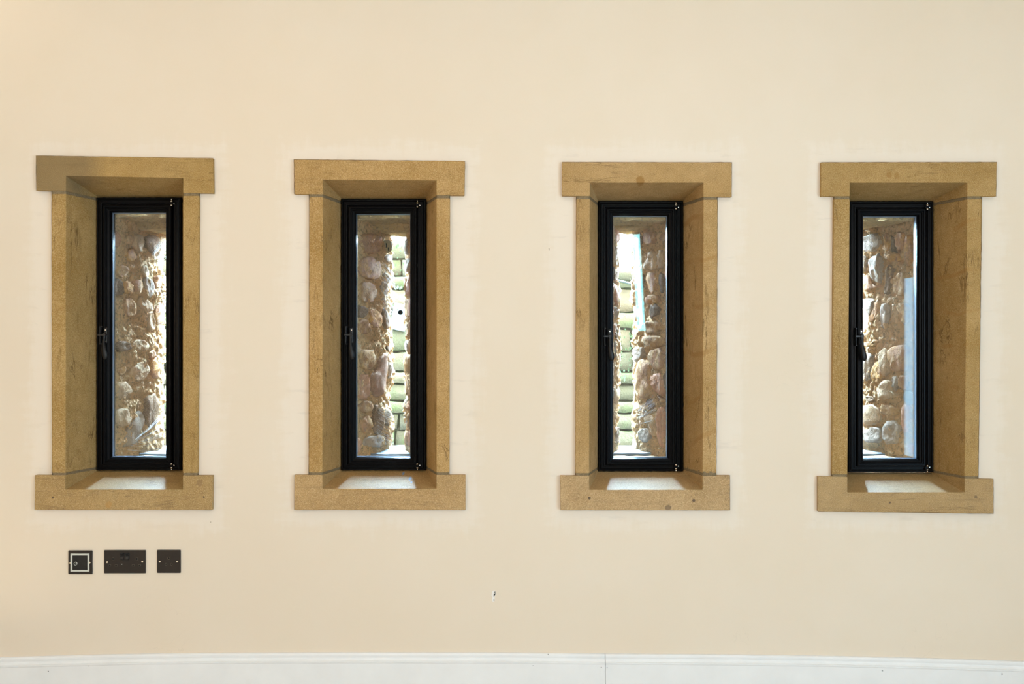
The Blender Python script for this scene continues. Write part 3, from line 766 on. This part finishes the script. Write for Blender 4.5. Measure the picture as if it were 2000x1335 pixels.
TR = {
 (0, -1): (215, (400, 650), [
  (0, K, 9, [(155,320),(235,310),(240,370),(195,415),(160,380)]), (0, K, 9, [(250,300),(345,310),(345,400),(300,510),(240,430)]),
  (0, Dk, 5, [(355,310),(520,325),(515,430),(455,550),(400,470),(370,420)]), (0, E, 9, [(240,780),(325,780),(330,880),(285,950),(245,860)]),
  (0, G, 9, [(350,760),(400,740),(440,830),(440,900),(400,990),(345,900)]), (0, E, 8, [(450,745),(530,740),(520,870),(450,870)]),
  (0, Dk, 8, [(455,890),(515,900),(510,975),(445,970)]), (0, K, 10, [(300,970),(350,950),(430,1060),(375,1145),(300,1050)]),
  (0, K, 7, [(320,640),(370,620),(400,740),(330,760)]), (0, E, 7, [(160,470),(240,440),(270,540),(220,600),(150,560)]),
  (0, K, 8, [(385,1130),(440,1110),(465,1300),(380,1335)]), (0, E, 7, [(70,640),(150,620),(200,700),(120,760),(65,740)]),
  (0, E, 7, [(130,1000),(220,960),(280,1080),(230,1180),(140,1150)]), (0, E, 8, [(150,790),(225,800),(230,900),(160,940),(120,870)]),
  (1, Dk, 10, [(50,90),(190,85),(205,180),(50,200)]), (1, E, 9, [(390,195),(450,175),(460,265),(400,280)]),
  (1, E, 10, [(410,290),(490,290),(520,370),(490,490),(450,470),(410,400)]), (1, Dk, 7, [(360,650),(490,630),(500,800),(470,960),(400,1010),(350,900)]),
  (1, K, 10, [(50,780),(200,790),(210,930),(130,985),(50,950)]), (1, G, 4, [(220,880),(340,790),(350,1000),(250,1180),(110,1190)]),
  (1, K, 7, [(210,100),(330,60),(400,120),(390,190),(280,200)]), (1, E, 6, [(80,380),(150,340),(160,400),(90,460)]),
  (1, K, 6, [(230,330),(380,290),(400,420),(300,520),(220,460)]), (1, K, 6, [(70,520),(190,500),(230,640),(120,720),(60,650)])]),
 (1, -1): (690, (405, 650), [
  (0, E, 8, [(50,280),(240,265),(290,340),(280,450),(170,500),(50,420)]), (0, E, 8, [(50,530),(180,500),(280,560),(270,740),(160,760),(50,700)]),
  (0, Dk, 7, [(310,500),(400,480),(410,600),(330,570)]), (0, Dk, 6, [(310,680),(365,690),(370,770),(345,800),(305,750)]),
  (0, G, 8, [(270,780),(320,760),(350,900),(300,1000),(270,900)]), (0, Dk, 7, [(300,1020),(380,1130),(350,1300),(300,1200)]),
  (0, E, 7, [(50,770),(200,780),(255,900),(180,1000),(50,980)]), (0, Dk, 6, [(50,1010),(150,1050),(130,1150),(50,1150)]),
  (0, E, 7, [(160,1050),(280,1080),(290,1250),(170,1260)]), (0, E, 7, [(50,1170),(150,1170),(160,1320),(50,1320)]),
  (1, E, 9, [(50,190),(190,150),(215,250),(190,390),(80,390)]), (1, M_rub_brown, 12, [(300,200),(335,210),(330,420),(320,600),(280,655),(200,660),(180,560),(185,430),(240,400),(265,260)]),
  (1, Dk, 6, [(220,720),(290,800),(320,950),(280,1060),(190,1030),(200,880)]), (1, Dk, 6, [(330,800),(380,790),(390,920),(350,990),(310,930)]),
  (1, G, 4, [(110,1080),(300,1060),(350,1190),(110,1195)]), (1, Pk, 7, [(50,430),(160,430),(170,560),(140,690),(50,700)]),
  (1, E, 7, [(90,870),(170,850),(190,1010),(120,1070),(70,980)]), (1, E, 7, [(50,720),(190,700),(200,800),(90,850)]),
  (1, Dk, 6, [(330,110),(375,150),(370,210),(345,180)]), (1, G, 7, [(350,300),(385,300),(385,480),(350,470)])]),
 (2, 1): (1185, (405, 655), [
  (0, E, 7, [(385,260),(520,255),(530,370),(400,390)]), (0, K, 9, [(400,590),(470,430),(520,490),(530,650),(420,660)]),
  (0, K, 8, [(540,440),(600,450),(600,620),(545,640)]), (0, E, 7, [(410,680),(530,680),(540,880),(440,900)]),
  (0, E, 6, [(400,920),(540,900),(560,1000),(420,1020)]), (0, Dk, 7, [(460,1030),(540,1000),(560,1080),(460,1190)]),
  (0, E, 8, [(400,1190),(540,1175),(570,1300),(410,1320)]), (0, Dk, 6, [(275,290),(370,270),(375,420),(350,600),(290,600)]),
  (0, Dk, 6, [(300,640),(390,640),(400,880),(320,900)]), (0, Dk, 6, [(545,680),(605,690),(605,900),(560,880)]),
  (0, G, 6, [(290,930),(380,940),(370,1150),(300,1160)]),
  (1, E, 9, [(375,0),(605,0),(605,100),(520,130),(400,100)]), (1, E, 9, [(420,170),(605,110),(605,370),(480,350)]),
  (1, E, 11, [(360,240),(430,260),(465,390),(490,590),(390,670),(320,600),(300,380)]), (1, Pk, 10, [(480,400),(605,385),(605,640),(520,590),(475,490)]),
  (1, E, 7, [(520,610),(605,660),(595,710),(550,690)]), (1, Dk, 7, [(400,700),(470,640),(530,770),(420,780)]),
  (1, K, 9, [(390,840),(500,830),(540,1050),(470,1040),(450,950)]), (1, Pk, 8, [(530,760),(605,730),(605,1200),(550,1150)]),
  (1, G, 7, [(280,120),(380,110),(390,200),(300,300)]), (1, G, 6, [(350,960),(450,980),(470,1100),(350,1120)])]),
 (3, 1): (1670, (410, 660), [
  (0, G, 8, [(90,260),(260,240),(270,390),(150,450),(70,400)]), (0, E, 7, [(320,220),(370,270),(370,430),(320,430)]),
  (0, Dk, 6, [(378,275),(425,280),(420,440),(388,440)]), (0, E, 7, [(432,220),(530,230),(510,400),(432,430)]),
  (0, G, 10, [(160,490),(280,450),(290,640),(270,770),(190,740),(150,600)]), (0, E, 8, [(80,700),(150,650),(190,770),(270,790),(200,830),(80,850)]),
  (0, Dk, 6, [(340,610),(370,560),(415,590),(400,700),(350,880),(300,880),(330,760)]), (0, E, 8, [(330,470),(470,450),(490,540),(340,540)]),
  (0, E, 8, [(395,750),(470,640),(550,660),(550,900),(400,880)]), (0, E, 9, [(240,930),(275,930),(260,1080),(200,1180),(130,1160),(200,1060)]),
  (0, G, 10, [(290,980),(370,970),(375,1090),(320,1250),(270,1200)]), (0, E, 8, [(450,980),(560,960),(560,1200),(480,1180)]),
  (0, G, 7, [(60,930),(225,920),(200,1050),(110,1150),(60,1100)]), (0, K, 6, [(390,990),(440,980),(460,1180),(380,1200)]),
  (0, E, 7, [(540,260),(600,250),(600,560),(550,600),(520,430)]), (0, G, 7, [(60,470),(140,480),(130,620),(60,680)]),
  (1, E, 8, [(130,30),(240,0),(250,60),(140,110)]), (1, E, 9, [(200,260),(250,230),(300,330),(295,430),(230,480),(170,400)]),
  (1, K, 9, [(250,150),(330,90),(370,330),(300,420),(270,300)]), (1, E, 10, [(345,90),(560,60),(560,330),(420,360),(355,290)]),
  (1, K, 10, [(300,440),(385,420),(410,560),(470,600),(260,660),(240,540)]), (1, G, 8, [(395,400),(460,390),(435,550),(405,540)]),
  (1, E, 8, [(470,400),(560,385),(560,540),(460,530)]), (1, Dk, 5, [(110,600),(220,620),(210,660),(130,660)]),
  (1, K, 9, [(70,700),(240,690),(290,860),(220,900),(90,900)]), (1, G, 9, [(90,980),(200,910),(290,960),(290,1090),(90,1090)]),
  (1, E, 8, [(270,700),(380,680),(470,760),(400,820),(290,790)]), (1, G, 6, [(300,870),(480,850),(480,1100),(300,1100)]),
  (1, G, 8, [(60,160),(180,150),(190,300),(150,440),(60,460)]), (1, Pk, 7, [(490,690),(570,690),(570,960),(500,1000)])]),
}
for i in range(4):
    for side in (-1, 1):
        fr_ = reveal(i, side)
        spec = TR.get((i, side))
        taken = []
        if spec:
            ox, oys, lst = spec
            for part, mat, h, poly in lst:
                uv = [proj(fr_, ox+a/5.344, oys[part]+b/5.344) for a, b in poly]
                uv = [(min(max(u, .004), fr_[4]-.004), v_) for u, v_ in uv]
                stone_on(i, side, fr_, uv, h*.00115, mat, .5)
                taken.append((sum(a for a, _ in uv)/len(uv), sum(b for _, b in uv)/len(uv), max(a for a, _ in uv)-min(a for a, _ in uv), max(b for _, b in uv)-min(b for _, b in uv)))
        # further stones fill the reveal in rough courses
        L = fr_[4]; z = CZ-.42
        rnd = random.Random(i*10+side)
        while z < CZ+.42:
            hgt = rnd.uniform(.045, .10); u = rnd.uniform(.0, .05) if not spec else .0
            lim = L-.01
            while u < lim:
                wd = rnd.uniform(.07, .16); u1 = min(u+wd, lim)
                cu, cv = (u+u1)/2, z+hgt/2
                ok = u1-u > .04
                if ok and rnd.random() < (.25 if i == 0 else .12): ok = False
                if spec and ok:
                    for (tu, tv, tw, th) in taken:
                        if abs(cu-tu) < (tw+(u1-u))/2*.86 and abs(cv-tv) < (th+hgt)/2*.86: ok = False; break
                if ok:
                    q = []
                    for a_ in range(8):
                        an = 2*math.pi*a_/8+.2
                        ra = rnd.uniform(.68, 1.18)
                        q.append((min(max(cu+(u1-u)*.54*math.cos(an)*ra, .004), L-.003), cv+hgt*.52*math.sin(an)*ra))
                    stone_on(i, side, fr_, q, rnd.uniform(.003, .009), rnd.choice([E, E, E, G, K, K, Dk, Pk]), .9)
                u = u1+.008
            z += hgt+.008

# lintel stones, bedding and slate of each slit
for i, w in enumerate(WIN):
    xm = (w['xl']+w['xr'])/2; ax, bx_ = w['cx']-.23, w['cx']+.23
    bm = bmesh.new(); rough_box(bm, ax, bx_, .222, .46, FZT[i]-.060, CZ+.60, .012, .010, 24, i+1); ow(obj('lintel_stone', bm, M_lint, OW, True))
    zt = w['zt']
    bm = bmesh.new(); rough_box(bm, ax, bx_, .43, .715, zt+.004, CZ+.60, .012, .009, 20, i+11); ow(obj('lintel_stone', bm, M_lint, OW, True))
    bm = bmesh.new(); rough_box(bm, ax, bx_, .212, .60, CZ-.60, CZ-.444, .012, .006, 22, i+21); ow(obj('sandy_bed', bm, M_bed, OW, True))
    bm = bmesh.new(); rough_box(bm, xm-.11, xm+.11, .44, .78, CZ-.462, CZ-.436, .012, .004, 9, i+31, .5); ow(obj('slate_sill', bm, M_slate, OW, True))

# ------------------------------------------------------------------ outdoors
ground = slab('ground', -9, 9, .72, 14, -.32, -.20, M_ground, 'gravel ground between the building and the garden wall', 'ground')
GY = 1.9
GW = empty('garden_wall', (0, GY, -.2), label='mossy pale stone garden wall seen beyond the slits, stepping down under coping stones', category='wall')
def gw(o): o.location = (0, -GY, .2); return o
bm = bmesh.new(); box(bm, -3.6, 0, GY+.03, GY+.34, -.2, CZ+.50); box(bm, 0, 3.2, GY+.03, GY+.34, -.2, CZ+.32); gw(obj('mortar_core', bm, M_gard, GW))
rnd = random.Random(5)
def stones_row(xa, xb, z0, h, yoff=0, long=(.24, .46), name='stone'):
    x = xa+rnd.uniform(-.15, 0)
    while x < xb:
        l = rnd.uniform(*long); x1 = min(x+l, xb)
        if x1-x > .06:
            bm = bmesh.new(); rough_box(bm, x+.006, x1-.006, GY-.02+yoff+rnd.uniform(-.012, .012), GY+.12, z0+.006, z0+h-.006, .05, .009, 13, rnd.random()*40, .6)
            gw(obj(name, bm, M_gard, GW, True))
        x = x1
z = .45
rows = []
while z < CZ+.29:
    h = rnd.choice((.065, .085, .105, .12)); rows.append((z, h)); z += h
for z0, h in rows: stones_row(-3.0, 2.4, z0, h)
zt_r = rows[-1][0]+rows[-1][1]
stones_row(-3.0, 0, zt_r, .09); stones_row(-3.0, 0, zt_r+.09, .10)
bm = None
# coping on the lower part
x = 0.02
while x < 2.4:
    l = rnd.uniform(.38, .5); bm = bmesh.new(); rough_box(bm, x+.004, x+l-.004, GY-.05, GY+.38, CZ+.322, CZ+.391, .05, .006, 8, x*3, .4)
    gw(obj('coping_stone', bm, M_gard, GW, True)); x += l
# cable slung across
def tube(bm, pts, r, seg=6):
    rings = []
    for k, p in enumerate(pts):
        p = Vector(p); a = Vector(pts[max(0, k-1)]); b = Vector(pts[min(len(pts)-1, k+1)])
        t = (b-a).normalized(); s1 = t.orthogonal().normalized(); s2 = t.cross(s1)
        if rings and (s1.dot(rings[-1][1]) < 0): s1 = -s1; s2 = -s2
        rings.append(([bm.verts.new(p+(s1*math.cos(q)+s2*math.sin(q))*r) for q in [2*math.pi*e/seg for e in range(seg)]], s1))
    for (a, _), (b, _) in zip(rings, rings[1:]):
        for k in range(seg): bm.faces.new((a[k], a[(k+1) % seg], b[(k+1) % seg], b[k]))
    bm.faces.new(rings[0][0]); bm.faces.new(rings[-1][0])
bm = bmesh.new(); pts = []
for k in range(21):
    x = .05+1.6*k/20; pts.append((x, GY-.075, PZ(560, GY)-(x-.66)*.24+.05*((x-.66)**2)))
tube(bm, pts, .006); tag(obj('cable', bm, M_cable), label='thin dark cable slung along the garden wall, seen through the third pane', category='cable')
# white plate with a ring, on the wall behind the second slit
px_, pz_ = PX(783, GY), PZ(617, GY)
R = empty('wall_plate', (px_, GY-.05, pz_), label='small white plate with a dark ring fixed on the mossy garden wall', category='plate'); R.rotation_euler = (0, math.radians(12), 0)
bm = bmesh.new(); box(bm, -.040, .040, -.006, .03, -.075, .062); obj('backplate', bm, M_plate, R, bevel=.003)
bm = bmesh.new(); lathe(bm, (0, -.006, .018), [(.019, 0), (.019, -.006), (.013, -.006), (.013, 0)], 22, 'y'); obj('ring', bm, M_slate, R)
# plants on the wall
rl = random.Random(11)
for (cx_, cz_, r_, n_, lb) in ((PX(1221, GY), PZ(690, GY), .13, 90, 'small green plant growing from the garden wall joints behind the third slit'),
                               (PX(780, GY), PZ(545, GY), .16, 110, 'green creeper high on the garden wall behind the second slit'),
                               (PX(335, GY), PZ(840, GY), .16, 110, 'low green fern at the garden wall behind the first slit')):
    bm = bmesh.new()
    for _ in range(n_):
        a = rl.random()*2*math.pi; rr = r_*math.sqrt(rl.random()); c0 = Vector((cx_+rr*math.cos(a), GY-.045-rl.random()*.03, cz_+rr*math.sin(a)))
        dr = Vector((math.cos(a), -.5, math.sin(a)+.3)).normalized(); sd_ = dr.cross(Vector((0, 1, 0))).normalized(); l_ = rl.uniform(.010, .024)
        v_ = [bm.verts.new(c0), bm.verts.new(c0+dr*l_*.5+sd_*l_*.28), bm.verts.new(c0+dr*l_+Vector((0, .006, 0))), bm.verts.new(c0+dr*l_*.5-sd_*l_*.28)]
        bm.faces.new((v_[0], v_[1], v_[2])); bm.faces.new((v_[0], v_[2], v_[3]))
    R = empty('wall_plant', (cx_, GY-.045, cz_), label=lb, category='plant'); o = obj('leaves', bm, M_leaf, R); o.location = (-cx_, .045-GY, -cz_); tag(o, kind='stuff')
# beige slotted tag hanging in the second slit
x_, z_ = PX(755.5, .565), PZ(481, .565)
R = empty('slotted_tag', (x_, .565, z_), label='small beige slotted tag hanging at the top of the second slit', category='tag'); R.rotation_euler = (0, math.radians(-4), math.radians(-8))
bm = bmesh.new(); pts = chaikin([(-.022, .024), (.022, .024), (.023, -.012), (.010, -.026), (-.008, -.027), (-.020, -.014)], 1)
f = [bm.verts.new((a, -.004, b)) for a, b in pts]; k_ = [bm.verts.new((a, .004, b)) for a, b in pts]; bm.faces.new(f); bm.faces.new(k_[::-1])
for q in range(len(f)): bm.faces.new((f[q], f[(q+1) % len(f)], k_[(q+1) % len(f)], k_[q]))
obj('tag_body', bm, M_tag, R)
for a, b, h_ in ((.000, .006, .011), (.007, -.010, .009)):
    bm = bmesh.new(); box(bm, a-.0022, a+.0022, -.0050, .0, b-h_, b+h_*.6); obj('slot', bm, M_void, R)
# cobwebs
rw = random.Random(3)
def web(i, side, quads, n, label):
    P0, P1 = reveal_line(i, side); d = (P1-P0); L = d.length; d = d/L
    nrm = Vector((-d.y, d.x));
    if nrm.x*side > 0: nrm = -nrm
    fr_ = (P0, P1, d, nrm, L); bm = bmesh.new()
    for (a, b, c_, e) in quads:      # each strand joins edge a-b to edge c-e (photo points dropped on the reveal)
        for _ in range(n):
            t = rw.random(); s_ = min(1, max(0, t+rw.uniform(-.12, .12)))
            p = (a[0]+(b[0]-a[0])*t, a[1]+(b[1]-a[1])*t); q = (c_[0]+(e[0]-c_[0])*s_, c_[1]+(e[1]-c_[1])*s_)
            o1, o2 = rw.uniform(.010, .018), rw.uniform(.010, .018)
            pts = []
            for k in range(6):
                f_ = k/5; u, z = proj(fr_, p[0]+(q[0]-p[0])*f_, p[1]+(q[1]-p[1])*f_)
                u = min(u, L+.01)
                bb_ = P0+d*u+nrm*(o1+(o2-o1)*f_); pts.append((bb_.x, bb_.y, z-.004*math.sin(math.pi*f_)))
            tube(bm, pts, rw.uniform(.00025, .0006), 3)
    tag(obj('cobweb', bm, M_web), label=label, category='cobweb', kind='stuff')
web(1, -1, [((744,512),(742,545),(762,530),(767,575)), ((744,560),(741,600),(766,590),(764,640)), ((735,790),(728,850),(760,800),(762,868))], 22, 'white cobweb strands hanging inside the second slit')
web(0, -1, [((290,490),(296,520),(316,460),(322,510)), ((304,600),(300,640),(322,560),(322,650)), ((265,850),(240,880),(312,800),(312,880))], 16, 'pale cobweb strands inside the slit above the sockets')
web(2, 1, [((1256,790),(1248,830),(1283,770),(1290,820)), ((1240,470),(1238,560),(1250,500),(1252,600))], 14, 'fine cobweb strands on the stones of the third slit')
